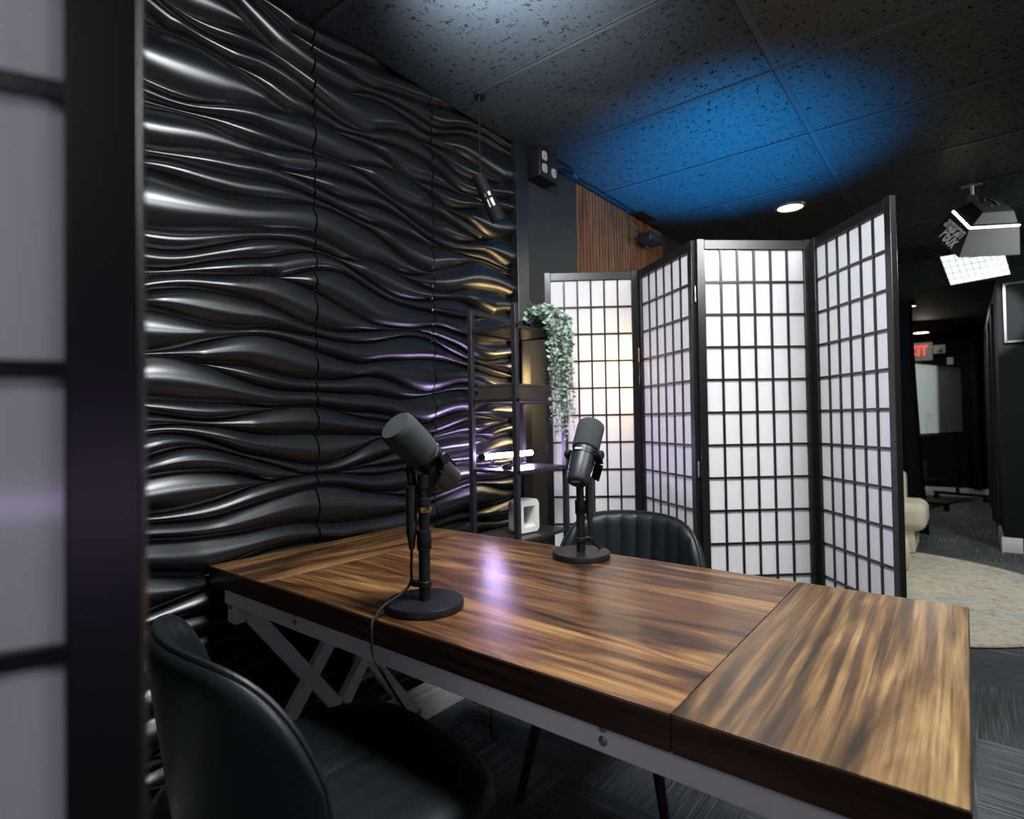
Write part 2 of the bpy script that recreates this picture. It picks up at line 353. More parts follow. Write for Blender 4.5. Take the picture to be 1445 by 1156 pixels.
def text_mesh(name, body, size, m_, parent, mtx, depth=.0008, label=None):
    cu = bpy.data.curves.new(name, 'FONT'); cu.body = body; cu.size = size; cu.extrude = depth; cu.align_x = 'CENTER'; cu.align_y = 'CENTER'
    t = bpy.data.objects.new(name+'_curve', cu); sc.collection.objects.link(t)
    bpy.context.view_layer.update()
    me = bpy.data.meshes.new_from_object(t.evaluated_get(bpy.context.evaluated_depsgraph_get()))
    bpy.data.objects.remove(t); bpy.data.curves.remove(cu)
    me.name = name; me.materials.clear(); me.materials.append(m_); me.transform(mtx)
    o = bpy.data.objects.new(name, me); sc.collection.objects.link(o)
    if parent is not None: o.parent = parent
    if label: o['label'] = label
    return o
def frame_mtx(x, y, o):
    x = Vector(x).normalized(); y = Vector(y); z = x.cross(y).normalized(); y = z.cross(x)
    m_ = Matrix((x, y, z)).transposed().to_4x4(); m_.translation = Vector(o); return m_

# ================================================================ SETTING
CZ = 2.505
XL = -1.725
struct('floor', MB().box(-1.9, 3.6, -1.7, 11, -.08, 0), M['carpet'])
struct('wall_left', MB().box(XL-.12, XL, -1.7, 6.25, 0, CZ), M['wallgreen'])
struct('wall_front', MB().box(-1.9, 3.6, -1.7, -1.6, 0, CZ), M['wall'])
struct('wall_right', MB().box(3.5, 3.62, -1.6, 6.25, 0, CZ), M['wall'])
bk = MB(); bk.box(XL, -.95, 6.22, 6.36, 0, CZ); bk.box(.22, 3.6, 6.22, 6.36, 0, CZ); bk.box(-.95, .22, 6.22, 6.36, 2.25, CZ)
struct('wall_back', bk, M['wall'])
hall = MB(); hall.box(.22, .34, 6.36, 6.95, 0, 2.25); hall.box(.22, .34, 7.85, 8.2, 0, 2.25); hall.box(.22, .34, 9.1, 9.92, 0, 2.25)
hall.box(.22, .34, 6.95, 7.85, 2.08, 2.25); hall.box(.22, .34, 8.2, 9.1, 2.08, 2.25)
struct('wall_corridor_right', hall, M['wall'])
struct('wall_corridor_left', MB().box(-1.07, -.95, 6.36, 9.92, 0, 2.25), M['wall'])
struct('wall_corridor_end', MB().box(-1.07, .34, 9.92, 10.04, 0, 2.25), M['wall'])
# ceiling with a grid of 2x4 tiles
cl = MB(); cl.box(-1.9, 3.6, -1.7, 6.36, CZ, CZ+.1)
ceil = struct('ceiling', cl, M['ceil'])
struct('ceiling_corridor', MB().box(-1.07, .34, 6.36, 10.04, 2.25, 2.33), M['wall'])
gr = MB(); jt = MB()
YL = [2.394+.6455*k for k in range(-6, 6)]; XLn = [-.549-1.275+1.275*k for k in range(0, 5)]
for y in YL:
    gr.box(XL, 3.5, y-.012, y+.012, CZ-.002, CZ+.001); jt.box(XL, 3.5, y-.014, y-.010, CZ-.004, CZ+.002)
for x in XLn:
    if x < XL: continue
    gr.box(x-.012, x+.012, -1.6, 6.22, CZ-.0025, CZ+.001); jt.box(x-.014, x-.010, -1.6, 6.22, CZ-.0045, CZ+.002)
gr.box(-1.18-.012, -1.18+.012, YL[8], YL[9], CZ-.0025, CZ+.001)
g_ = gr.build('ceiling_grid', M['tbar'], ceil, smooth=False); j_ = jt.build('ceiling_joint', M['joint'], ceil, smooth=False)
# baseboards
def base_profile(mb, x0, y0, x1, y1, nx, ny, h=.12, t=.018):
    d = Vector((x1-x0, y1-y0, 0)); ln = d.length; d.normalize(); n = Vector((nx, ny, 0))
    m_ = Matrix((n, Vector((0, 0, 1)), d)).transposed().to_4x4(); m_.translation = (x0, y0, 0)
    prof = [(0, 0), (t, 0), (t, h*.72), (t*.75, h*.78), (t*.75, h*.88), (t*.35, h), (0, h)]
    mb.prism(prof, 0, ln, m_)
b = MB(); base_profile(b, -1.70, -1.5, -1.70, 2.2, 1, 0, .125, .045); struct('baseboard_left', b, M['white'])
b = MB(); base_profile(b, .205, 6.20, .335, 6.20, 0, -1, .12, .02); base_profile(b, .22, 6.20, .22, 6.93, -1, 0, .12, .018); struct('baseboard_right', b, M['white'])
b = MB(); base_profile(b, -.95, 9.92, .22, 9.92, 0, -1); base_profile(b, .22, 7.87, .22, 8.18, -1, 0); base_profile(b, .22, 9.12, .22, 9.92, -1, 0); struct('baseboard_corridor', b, M['white'])
# door frames of the corridor
for i, (ya, yb) in enumerate(((6.95, 7.85), (8.2, 9.1))):
    t = MB(); t.box(.195, .24, ya-.07, ya, 0, 2.15); t.box(.195, .24, yb, yb+.07, 0, 2.15); t.box(.195, .24, ya, yb, 2.08, 2.15)
    struct('trim_%d' % (i+1), t, M['wallgreen'], bevel=.004)
    d = struct('door_%d' % (i+1), MB().box(.26, .30, ya+.003, yb-.003, .01, 2.075), M['wall'])
    h = MB(); h.cyl((.26, ya+.10, 1.0), (.205, ya+.10, 1.0), .012); h.cyl((.212, ya+.10, 1.0), (.212, ya+.21, 1.0), .009)
    h.build('door_handle', M['screw'], d)
# vertical trim where the wave cladding ends
struct('trim_3', MB().box(XL, -1.672, 2.172, 2.262, 0, CZ), M['trim'], bevel=.004)
# charcoal stretch of wall past the trim, slightly proud
struct('trim_4', MB().box(XL, -1.70, 2.262, 2.757, 0, CZ), M['wallgreen'])

# ---------------------------------------------------------------- wave wall panels
def wave_bounds(y):
    p = .050; out = []; z = -.2; last = -9
    for i in range(72):
        n1 = noise.noise(Vector((i*.72, y/.44, 3.1)))
        n2 = noise.noise(Vector((i*.12, y/.8, 9.7)))
        n3 = noise.noise(Vector((i*.9, y/.19, 14.2)))
        b_ = -.1+i*p+.105*n1+.11*n2+.012*n3
        if b_ < last+.0015: b_ = last+.0015
        out.append(b_); last = b_
    return out
def wave_panel(y0, y1, label):
    ny = max(8, int((y1-y0)/.011)); zb, zt = .125, 2.497; nt_ = 11; H = .030
    mb = MB()
    ys = [y0+(y1-y0)*k/(ny-1) for k in range(ny)]
    B = [wave_bounds(y) for y in ys]
    for i in range(len(B[0])-1):
        if max(b_[i+1] for b_ in B) < zb or min(b_[i] for b_ in B) > zt: continue
        vs_ = []
        for j in range(nt_):
            t = j/(nt_-1)
            for k in range(ny):
                z0, z1 = B[k][i], B[k][i+1]; wd = z1-z0
                h = H*min(1, wd/.058)**.8*math.sin(PI*t**.85)**.9 if 0 < t < 1 else 0
                ed = 1
                vs_.append((-1.722+.004+h*ed, ys[k], min(zt, max(zb, z0+wd*t))))
        fs_ = [(j*ny+k, j*ny+k+1, (j+1)*ny+k+1, (j+1)*ny+k) for j in range(nt_-1) for k in range(ny-1)]
        mb.add(vs_, fs_)
    mb.box(-1.7245, -1.719, y0, y1, zb, zt)
    me_off = Vector((-1.722, (y0+y1)/2, zb))
    mb.v = [v-me_off for v in mb.v]
    me = bpy.data.meshes.new('wave_wall_panel'); me.from_pydata([tuple(p) for p in mb.v], [], mb.f); me.update()
    for p in me.polygons: p.use_smooth = True
    me.materials.append(M['wave'])
    o = bpy.data.objects.new('wave_wall_panel', me); sc.collection.objects.link(o); o.location = me_off
    tag(o, label, 'wall panel', 'black wave panels cladding the left wall')
wave_panel(.552, 1.088, 'black wavy wall panel on the left wall between the near screen post and the first vertical seam')
wave_panel(1.094, 1.628, 'black wavy wall panel between the first two vertical seams, behind the nearer microphone')
wave_panel(1.634, 2.170, 'black wavy wall panel behind the black metal shelf, lit violet by the tube light')
wave_panel(.012, .546, 'black wavy wall panel nearest the camera, mostly hidden by the blurred near screen')

# ================================================================ TABLE
tb = thing('conference_table', 'walnut-topped conference table with white metal crossed legs and two end flaps', 'table', (-.85, 1.12, 0))
def L_(mb): 
    mb.v = [v-Vector((-.85, 1.12, 0)) for v in mb.v]; return mb
TY0, TY1 = .738, 1.503
L_(MB().box(-1.3978, -.3225, TY0, TY1, .697, .750)).build('tabletop', M['t_center'], tb, bevel=.0007)
e_ = L_(MB().box(-1.690, -1.3985, TY0, TY1, .697, .750)).build('end_flap', M['t_left'], tb, bevel=.0007); e_['label'] = 'left end flap with grain across the table'
e_ = L_(MB().box(-.3205, -.006, TY0, TY1, .697, .750)).build('end_flap', M['t_right'], tb, bevel=.0007); e_['label'] = 'right end flap with pale grain across the table'
ed = MB(); 
for x0, x1 in ((-1.690, -1.3985), (-1.3978, -.3225), (-.3205, -.006)):
    ed.box(x0+.001, x1-.001, TY0-.0012, TY0+.001, .698, .7475); ed.box(x0+.001, x1-.001, TY1-.001, TY1+.0012, .698, .7475)
ed.box(-1.6912, -1.689, TY0, TY1, .698, .7475); ed.box(-.007, -.0048, TY0, TY1, .698, .7475)
L_(ed).build('edge_band', M['t_edge'], tb)
ap = MB(); ap.box(-1.655, -.06, .762, .785, .645, .697); ap.box(-1.655, -.06, 1.455, 1.478, .645, .697); ap.box(-1.655, -1.63, .785, 1.455, .645, .697); ap.box(-.085, -.06, .785, 1.455, .645, .697)
apo = L_(ap).build('apron', M['whitemetal'], tb, bevel=.002)
for x, z in ((-.44, .684), (-.44, .664), (-1.29, .686), (-1.29, .667)):
    s_ = MB(); s_.lathe([(.0075, 0), (.0075, .002), (.004, .004), (.0035, .002)], frame_mtx((1, 0, 0), (0, 0, 1), (x, .7625, z)), 16); L_(s_).build('screw', M['screw'], tb)
for X in (-1.632, -.085):
    W = .042; A = MB()
    def bb(y0, z0, y1, z1): A.bar((X, y0, z0), (X, y1, z1), W, .030, (1, 0, 0))
    bb(.785, .655, 1.125, .205); bb(1.455, .655, 1.115, .205)
    A2 = MB()
    def bb2(y0, z0, y1, z1): A2.bar((X, y0, z0), (X, y1, z1), W, .029, (1, 0, 0))
    bb2(.79, .055, 1.13, .505); bb2(1.45, .055, 1.11, .505)
    bb2(.785, 0, .785, .075); bb2(1.455, 0, 1.455, .075); bb2(1.12, .48, 1.12, .66)
    A.box(X-.022, X+.022, .77, .80, .59, .66); A.box(X-.022, X+.022, 1.44, 1.47, .59, .66)
    lg = L_(A).build('upper_brace', M['whitemetal'], tb, bevel=.002); L_(A2).build('leg', M['whitemetal'], tb, bevel=.002)
    s_ = MB(); s_.lathe([(.008, 0), (.008, .003), (.003, .0045)], frame_mtx((1, 0, 0), (0, 0, 1), (X, .769, .637)), 16); L_(s_).build('screw', M['screw'], tb)

# ================================================================ CHAIRS
def make_chair(label, loc, rz):
    t = thing('dining_chair', label, 'chair', loc, rz, 'black leather tub chairs at the table')
    # shell back
    def plan(u):
        a = u*1.22; k = math.sin(1.22)
        return Vector((.258*math.sin(a)/k, .225-.20*(1-math.cos(a))/(1-math.cos(1.22))*.75, 0))
    def nrm(u):
        d = plan(u+.01)-plan(u-.01); return Vector((d.y, -d.x, 0)).normalized()*1.0   # points to the front
    def ztop(u): return .812-.035*u*u-.150*abs(u)**5
    def surf(u, v, side):
        z0 = .40; z = z0+(ztop(u)-z0)*v
        p = plan(u*(1-.06*(1-v))) + Vector((0, .055*(v-.3), 0)); p.z = z
        n = nrm(u)
        edge = min(1, (1-abs(u))/.10)*min(1, (1-v)/.07)
        edge = max(0, edge)**.5
        if side > 0:
            fl = abs(math.sin(u*6.0*PI/1.08))**.55 if abs(u) < .9 else 1
            off = .010+.012*edge+(.010*fl-.008)*edge*min(1, (1-v)/.10)
        else: off = -(.006+.012*edge)
        return p+n*off
    nu, nv = 121, 26; mb = MB()
    V = []
    for side in (1, -1):
        for j in range(nv):
            for i in range(nu): V.append(surf(-1+2*i/(nu-1), j/(nv-1), side))
    Fc = []; o2 = nu*nv
    for j in range(nv-1):
        for i in range(nu-1):
            a, b_, c, d = j*nu+i, j*nu+i+1, (j+1)*nu+i+1, (j+1)*nu+i
            Fc.append((a, b_, c, d)); Fc.append((o2+a, o2+d, o2+c, o2+b_))
    for i in range(nu-1):
        Fc.append((i, o2+i, o2+i+1, i+1)); a = (nv-1)*nu+i; Fc.append((a, a+1, o2+a+1, o2+a))
    for j in range(nv-1):
        a = j*nu; Fc.append((a, a+nu, o2+a+nu, o2+a)); a = j*nu+nu-1; Fc.append((a, o2+a, o2+a+nu, a+nu))
    mb.add(V, Fc)
    bo = mb.build('backrest', M['leather'], t, ang=75)
    pp = MB(); pts = []
    for i in range(61):
        u = -1+2*i/60; p = surf(u, 1, 1)*.5+surf(u, 1, -1)*.5; p.z += .002; pts.append(p)
    u_end = [surf(1, v, 1)*.5+surf(1, v, -1)*.5 for v in (.8, .6, .4, .2, 0)]; u_st = [surf(-1, v, 1)*.5+surf(-1, v, -1)*.5 for v in (0, .2, .4, .6, .8)]
    pp.tube(u_st+pts+u_end, .0055, 8, 1); pp.build('piping', M['leather'], bo)
    # seat cushion with front-to-back channels
    def seat(s, v):
        a = 2*PI*s; c, sn = math.cos(a), math.sin(a); ex = .55
        x = .272*math.copysign(abs(c)**ex, c); y = -.012+.275*math.copysign(abs(sn)**ex, sn)
        return x, y
    sm = MB(); rings = [(.0, .40), (.88, .398), (.97, .41), (1.0, .435), (.985, .462), (.93, .478), (.84, .484)]
    ns = 120; Vv = []
    for k, z in rings:
        for i in range(ns):
            x, y = seat(i/ns, 0); Vv.append((x*k, y*k, z))
    tops = []
    for q in range(1, 13):
        k = .84*(1-q/12.)
        for i in range(ns):
            x, y = seat(i/ns, 0); x *= k; y *= k
            fl = abs(math.sin(x/.245*4.5*PI)) ** .5
            Vv.append((x, y, .484+.004*(fl-1)+.003))
    nr = len(rings)+12; Ff = []
    for r_ in range(nr-1):
        for i in range(ns):
            i2 = (i+1) % ns; Ff.append((r_*ns+i, r_*ns+i2, (r_+1)*ns+i2, (r_+1)*ns+i))
    sm.add(Vv, Ff); sm.build('seat', M['leather'], t, ang=70)
    fr = MB(); fr.box(-.17, .17, -.17, .17, .385, .402); fr.build('seat_frame', M['leg'], t, bevel=.003)
    for sx in (-1, 1):
        for sy in (-1, 1):
            lg = MB(); lg.cyl((sx*.228, sy*.222, 0), (sx*.15, sy*.15, .392), .0115, .019, 16); lg.build('leg', M['leg'], t)
    return t
make_chair('black fluted leather tub chair on the far side, in front of the folding screen', (-.89, 1.62, 0), math.radians(8))
make_chair('black leather tub chair at the near left, seen from behind', (-.965, .62, 0), math.radians(172))

# ================================================================ MICROPHONES
def make_mic(label, loc, rz, tip, end, pole_r=.011, zpole=1.035):
    t = thing('desk_microphone', label, 'microphone', loc, rz, 'broadcast microphones on the table')
    ri = Matrix.Rotation(-rz, 4, 'Z'); lv = Vector(loc)
    tip = ri @ (Vector(tip)-lv); end = ri @ (Vector(end)-lv); mid = tip*.46+end*.54
    ax = (tip-end).normalized(); Lm = (tip-end).length
    b_ = MB(); b_.lathe([(.001, 0), (.081, 0), (.083, .002), (.083, .015), (.0815, .0175), (.015, .0175), (.001, .0175)], None, 56, False); b_.build('base', M['black'], t)
    p_ = MB(); p_.lathe([(.0125, .017), (.0125, .125), (.0155, .125), (.0155, .073+.07), (.0155, .128), (.0155, .165), (.0125, .166)], None, 24); p_.build('lower_pole', M['black'], t)
    zt = zpole-loc[2]
    p_ = MB(); p_.lathe([(pole_r, .16), (pole_r, zt)], None, 20); p_.lathe([(.0145, .218), (.0145, .235), (.0125, .236)], None, 20); p_.build('upper_pole', M['black'], t)
    r_ = MB(); r_.lathe([(.0115, .204), (.0155, .205), (.0165, .210), (.0155, .216), (.0115, .217)], None, 24); r_.build('ring', M['brass'], t)
    # body
    q = ax.to_track_quat('Z', 'Y').to_matrix().to_4x4(); q.translation = end
    c0 = .50*Lm
    b_ = MB(); b_.lathe([(.004, .0), (.026, .0), (.0295, .003), (.0315, .008), (.0335, c0*.5), (.0345, c0-.012), (.0345, c0+.006), (.0325, c0+.008)], q, 40); bd = b_.build('microphone_body', M['micbody'], t)
    f_ = MB(); f_.lathe([(.034, c0+.006), (.0392, c0+.010), (.0405, c0+.02), (.0408, Lm-.016), (.0395, Lm-.007), (.034, Lm-.001), (.02, Lm), (.001, Lm)], q, 40); f_.build('windscreen', M['foam'], t)
    bn = MB(); bn.lathe([(.0346, c0-.016), (.0362, c0-.015), (.0362, c0-.003), (.0346, c0-.002)], q, 40, False); bn.build('band', M['black'], t)
    # badge strip on the band and on the end cap
    xa = Vector((1, 0, 0)); side = xa.cross(ax).normalized()
    if side.z < 0: side = -side
    lab = MB(); lm = frame_mtx(xa, ax, end+ax*(c0-.009)+side*.0364); lab.box(-.011, .011, -.003, .003, -.001, .0006, lm); lab.build('badge', M['label'], bd)
    ca = MB(); cm = frame_mtx(xa, side, end-ax*.0004); ca.box(-.014, .014, .006, .011, -.0006, .0006, cm); ca.build('badge', M['label'], bd)
    rs = MB()
    rp = [end+ax*(c0-.014)+(side*math.cos(a)+xa*math.sin(a))*rr+ax*dz for a, rr, dz in ((.75, .0352, 0), (.85, .0352, -.02), (.7, .0350, -.045), (.62, .0345, -.062))]
    rs.tube(rp, .0028, 8, 5); rs.build('signal_rod', M['black'], bd)
    # yoke
    y_ = MB(); ym = mid
    pr = [(-.046, .012), (-.046, -.028), (-.021, -.078), (.021, -.078), (.046, -.028), (.046, .012)]
    tn = -ax.cross(xa).normalized()
    if tn.z > 0: tn = -tn
    dn = (tn*.35+Vector((0, 0, -1))*.65).normalized()
    for i in range(len(pr)-1):
        a0 = ym+xa*pr[i][0]-dn*pr[i][1]; a1 = ym+xa*pr[i+1][0]-dn*pr[i+1][1]
        y_.bar(a0, a1, .003, .026, dn.cross(xa) if abs((a1-a0).normalized().dot(xa)) > .99 else xa.cross((a1-a0)).normalized().cross((a1-a0)) )
    yo = y_.build('yoke', M['black'], t, bevel=.0008)
    ft = ym+dn*.078
    k_ = MB(); k_.cyl((0, 0, zt-.03), (0, 0, zt), .0135, n=20)
    k_.bar((0, 0, zt-.004), ft, .02, .014); k_.build('swivel_mount', M['black'], yo, bevel=.001)
    for s_ in (-1, 1):
        kn = MB(); c = ym+xa*(s_*.046); qm = (xa*s_).to_track_quat('Z', 'Y').to_matrix().to_4x4(); qm.translation = c-xa*(s_*.014)
        kn.lathe([(.006, 0), (.006, .014), (.0125, .015), (.0135, .018), (.0135, .027), (.011, .030), (.001, .030)], qm, 24, False); kn.build('knob', M['black'], t)
    # connector beside the pole
    cx, cy = -.022, -.016
    z1 = zt-.025
    cn = MB(); cn.lathe([(.006, z1-.135), (.0085, z1-.115), (.0115, z1-.10), (.012, z1-.05), (.012, z1), (.009, z1+.002)], Matrix.Translation((cx, cy, 0)), 20); cn.build('cable_connector', M['micbody'], t)
    hp = MB(); hp.tube([(cx, cy, z1), (cx-.004, cy-.002, z1+.05), (cx-.012, cy, z1+.085), tuple(ym-xa*.036+Vector((0, 0, -.02)))], .0028, 8); hp.build('lead', M['cable'], t)
    cp = MB(); cp.lathe([(.0128, .046), (.016, .046), (.016, .058), (.0128, .058)], None, 24); cp.box(-.028, -.008, -.018, -.006, .046, .058); cp.build('cable_clip', M['black'], t, bevel=.001)
    return t, Vector((cx, cy, z1-.13))
mic1, c1 = make_mic('desk microphone on round black stand nearest the camera, cable over the front table edge', (-.919, .846, .75), 0, (-.936, .783, 1.143), (-.927, .938, 1.010))
mic2, c2 = make_mic('desk microphone on round black stand at the far table edge', (-.880, 1.418, .75), math.radians(180), (-.886, 1.502, 1.135), (-.868, 1.382, .968), zpole=1.0)
cb = MB(); cb.tube([c1, (-.022, -.018, .085), (-.030, -.014, .05), (-.034, -.040, .032), (-.030, -.088, .020), (-.026, -.112, .0045), (-.018, -.127, -.006), (-0.010, -0.131, -0.057), (0.007, -0.121, -0.095), (-0.062, -0.036, -0.185), (-0.129, 0.054, -0.280), (-0.187, 0.129, -0.365), (-0.207, 0.159, -0.525), (-0.217, 0.164, -0.700), (-0.247, 0.209, -0.744), (-0.387, 0.379, -0.744)], .003, 10)
cb.v = [v+Vector((-.919, .846, .75)) for v in cb.v]; tag(cb.build('microphone_cable', M['cable']), 'black cable drooping over the front table edge from the nearer microphone', 'cable')
cb = MB(); cb.tube([c2, (-.022, -.018, .07), (-.028, -.02, .045), (-.030, -.05, .022), (-.02, -.086, .012), (0, -.100, -.02), (.17, -.107, -.09), (.37, -.117, -.25), (.455, -.122, -.60), (.458, -.124, -.72), (.48, -.182, -.745), (.62, -.242, -.745)], .0032, 10)
cb.v = [Vector((-.880-v.x, 1.418-v.y, .75+v.z)) for v in cb.v]; tag(cb.build('microphone_cable', M['cable']), 'thin black cable dropping behind the table from the farther microphone', 'cable')

# ================================================================ FOLDING SCREENS
PH, ROWS, COLS = 1.83, 14, 6
def shoji_panel(parent, x0, y0, x1, y1, z0=0, name='panel'):
    """one panel hung between two floor points; local x runs along it, local +y is the face with the lattice"""
    d = Vector((x1-x0, y1-y0, 0)); W = d.length
    p = bpy.data.objects.new('screen_panel', None); sc.collection.objects.link(p); p.empty_display_size = .1; p.parent = parent
    p.location = (x0-parent.location.x, y0-parent.location.y, 0); p.rotation_euler = (0, 0, math.atan2(d.y, d.x))
    SW, RH, T = .029, .039, .010
    f = MB()
    f.box(0, SW, -T, T, 0, PH+z0); f.box(W-SW, W, -T, T, 0, PH+z0); f.box(SW, W-SW, -T*.9, T*.9, z0+.012, z0+RH); f.box(SW, W-SW, -T*.9, T*.9, PH+z0-RH, PH+z0-.003)
    f.build('frame', M['lacquer'], p, bevel=.0015)
    iw = W-2*SW; ih = PH-2*RH; lt = MB(); sw = .004
    for k in range(1, COLS):
        x = SW+iw*k/COLS; lt.box(x-sw, x+sw, -.0045, .001, z0+RH, PH+z0-RH)
    for k in range(1, ROWS):
        z = z0+RH+ih*k/ROWS; lt.box(SW, W-SW, -.0050, .001, z-sw, z+sw)
    lt.build('lattice', M['lacquer'], p)
    MB().box(SW-.003, W-SW+.003, .0012, .0020, z0+RH-.003, PH+z0-RH+.003).build('paper', M['paper'], p, smooth=False)
    return p
HX = [(-1.530, 2.172), (-1.172, 2.432), (-.802, 2.150), (-.456, 2.462), (-.158, 2.118)]
fs = thing('folding_screen', 'four-panel black lattice screen with white paper standing zigzag behind the table', 'folding screen', (HX[2][0], HX[2][1], 0))
for i in range(4):
    a, b_ = Vector(HX[i]), Vector(HX[i+1]); d = (b_-a).normalized()*.007
    shoji_panel(fs, a.x+d.x, a.y+d.y, b_.x-d.x, b_.y-d.y)
for i in range(1, 4):
    for z in (.30, .95, 1.62):
        h = MB(); x, y = HX[i][0]-fs.location.x, HX[i][1]-fs.location.y
        h.cyl((x, y, z-.03), (x, y, z+.03), .004, n=12); h.build('hinge', M['screw'], fs)
nd = Vector((.416, .909))
ne = Vector((-.270*1.125, .092*1.125)); ns_ = ne-nd*.45; n0 = ns_-Vector((nd.y, -nd.x))*0
ns2 = thing('folding_screen', 'blurred black-framed paper screen standing at the left edge, close to the camera', 'folding screen', (ns_.x, ns_.y, 0))
shoji_panel(ns2, ns_.x, ns_.y, ne.x, ne.y, .010)
e2 = ns_; e1 = Vector((ns_.x-.38, ns_.y-.2))
shoji_panel(ns2, e1.x, e1.y, e2.x-.012, e2.y-.008, .010)

# ================================================================ SHELF AND WHAT STANDS ON IT
SX0, SX1, SY0, SY1 = -1.595, -1.365, 1.742, 2.085
sh = thing('shelf_rack', 'tall black metal shelf rack against the wavy wall, left of the screen', 'shelf', ((SX0+SX1)/2, (SY0+SY1)/2, 0))
def S_(mb): mb.v = [v-Vector(((SX0+SX1)/2, (SY0+SY1)/2, 0)) for v in mb.v]; return mb
pw = .0105
for x in (SX0, SX1):
    for y in (SY0, SY1): S_(MB().box(x-pw, x+pw, y-pw, y+pw, 0, 1.604)).build('post', M['shelfmetal'], sh, bevel=.001)
rl = MB()
for z in (1.594,):
    rl.box(SX0, SX1, SY0-.008, SY0+.008, z-.008, z+.008) if False else None
    rl.box(SX0-.008, SX0+.008, SY0, SY1, z-.008, z+.008); rl.box(SX1-.008, SX1+.008, SY1-.10, SY1, z-.008, z+.008); rl.box(SX0, SX1, SY1-.008, SY1+.008, z-.008, z+.008)
S_(rl).build('top_rail', M['shelfmetal'], sh)
SHZ = (.12, .40, .680, .952, 1.234, 1.522)
for z in SHZ:
    b_ = MB()
    b_.box(SX0-pw, SX1+pw, SY0-.007, SY0+.007, z-.014, z-.001); b_.box(SX0-pw, SX1+pw, SY1-.007, SY1+.007, z-.014, z-.001)
    b_.box(SX0-.007, SX0+.007, SY0, SY1, z-.014, z-.001); b_.box(SX1-.007, SX1+.007, SY0, SY1, z-.014, z-.001)
    so = S_(b_).build('shelf_frame', M['shelfmetal'], sh)
    S_(MB().box(SX0+.006, SX1-.006, SY0+.006, SY1-.006, z-.010, z)).build('shelf_board', M['shelfboard'], sh, bevel=.001)
# violet tube lamp
tl = thing('tube_light', 'glowing violet-white LED tube lying on the middle shelf', 'lamp', (-1.555, 1.92, .953))
tt = MB(); tt.cyl((0, -.158, .046), (0, .172, .046), .0105, n=20); tt.build('tube', M['tube'], tl)
for y0, y1 in ((-.172, -.157), (.171, .186)):
    c_ = MB(); c_.cyl((0, y0, .046), (0, y1, .046), .015, n=20); c_.build('end_cap', M['black'], tl)
for y in (-.1, .1):
    c_ = MB(); c_.box(-.02, .02, y-.012, y+.012, 0, .006); c_.box(-.006, .006, y-.006, y+.006, .006, .036); c_.build('stand', M['black'], tl, bevel=.001)
# small dark clutter by the tube: a clip
ck = MB(); ck.box(-.012, .012, -.02, .02, 0, .012); ck.cyl((0, -.02, .014), (0, .02, .014), .006, n=12); ck.cyl((.01, .02, .012), (.01, .045, .012), .004, n=10)
tag(ck.build('clip', M['black'], None, bevel=.001), 'small black clip lying under the violet tube light', 'clip', loc=(-1.46, 1.80, .9525))
# dark flat box on the shelf above
bx = thing('storage_box', 'low dark brown box on the shelf above the tube light', 'box', (-1.50, 1.915, 1.2345))
MB().box(-.09, .09, -.14, .14, 0, .052).build('box_body', M['boxbrown'], bx, bevel=.002)
MB().box(-.092, .092, -.142, .142, .05, .062).build('lid', M['boxbrown'], bx, bevel=.002)
# white square ring ornament
def rrect(hw, hh, r, n=8):
    out = []
    for cx, cy, a0 in ((hw-r, hh-r, 0), (-hw+r, hh-r, PI/2), (-hw+r, -hh+r, PI), (hw-r, -hh+r, 3*PI/2)):
        for k in range(n+1):
            a = a0+PI/2*k/n; out.append((cx+r*math.cos(a), cy+r*math.sin(a)))
    return out
rg = MB(); po, pi_ = rrect(.058, .069, .020), rrect(.029, .039, .009); n = len(po)
V = []
prof = [(po, -.030), (po, .030), (pi_, .030), (pi_, -.030)]
def shrink(poly, k): return [(x*k, y*k) for x, y in poly]
prof = [(shrink(po, .94), -.035), (po, -.029), (po, .029), (shrink(po, .94), .035), (shrink(pi_, 1.12), .035), (pi_, .027), (pi_, -.027), (shrink(pi_, 1.12), -.035)]
for poly, z in prof: V += [(x, y, z) for x, y in poly]
Fc = []
for j in range(len(prof)):
    j2 = (j+1) % len(prof)
    for i in range(n):
        i2 = (i+1) % n; Fc.append((j*n+i, j*n+i2, j2*n+i2, j2*n+i))
mm = Matrix.Rotation(math.radians(80), 4, 'Z') @ Matrix(((1, 0, 0, 0), (0, 0, -1, 0), (0, 1, 0, .0695), (0, 0, 0, 1)))
rg.add(V, Fc, mm)
tag(rg.build('ring_vase', M['ceramic'], None, ang=50), 'white rounded-square ceramic ring ornament on the lowest visible shelf', 'ornament', loc=(-1.455, 1.90, .6805))

# trailing plant
pl = thing('trailing_plant', 'trailing artificial eucalyptus hanging from the top of the shelf rack', 'plant', (-1.42, 1.985, 1.523))
lf = MB(); st = MB(); rnd = random.Random(3)
def leaf(mb, p, dirv, size):
    dirv = dirv.normalized(); up = Vector((rnd.uniform(-1, 1), rnd.uniform(-1, 1), rnd.uniform(-.3, 1))).normalized()
    s_ = dirv.cross(up).normalized(); nn = s_.cross(dirv)
    L = size; Wd = size*rnd.uniform(.36, .48); pts = [p]
    for k in range(1, 5):
        t = k/5; pts.append(p+dirv*(L*t)+s_*(Wd*math.sin(PI*t**.8))+nn*(.12*L*t*t))
    pts.append(p+dirv*L+nn*(.12*L))
    for k in range(4, 0, -1):
        t = k/5; pts.append(p+dirv*(L*t)-s_*(Wd*math.sin(PI*t**.8))+nn*(.12*L*t*t))
    mid = p+dirv*(L*.5)-nn*(.05*L); o = len(pts)
    mb.add(pts+[mid], [(i, (i+1) % o, o) for i in range(o)])
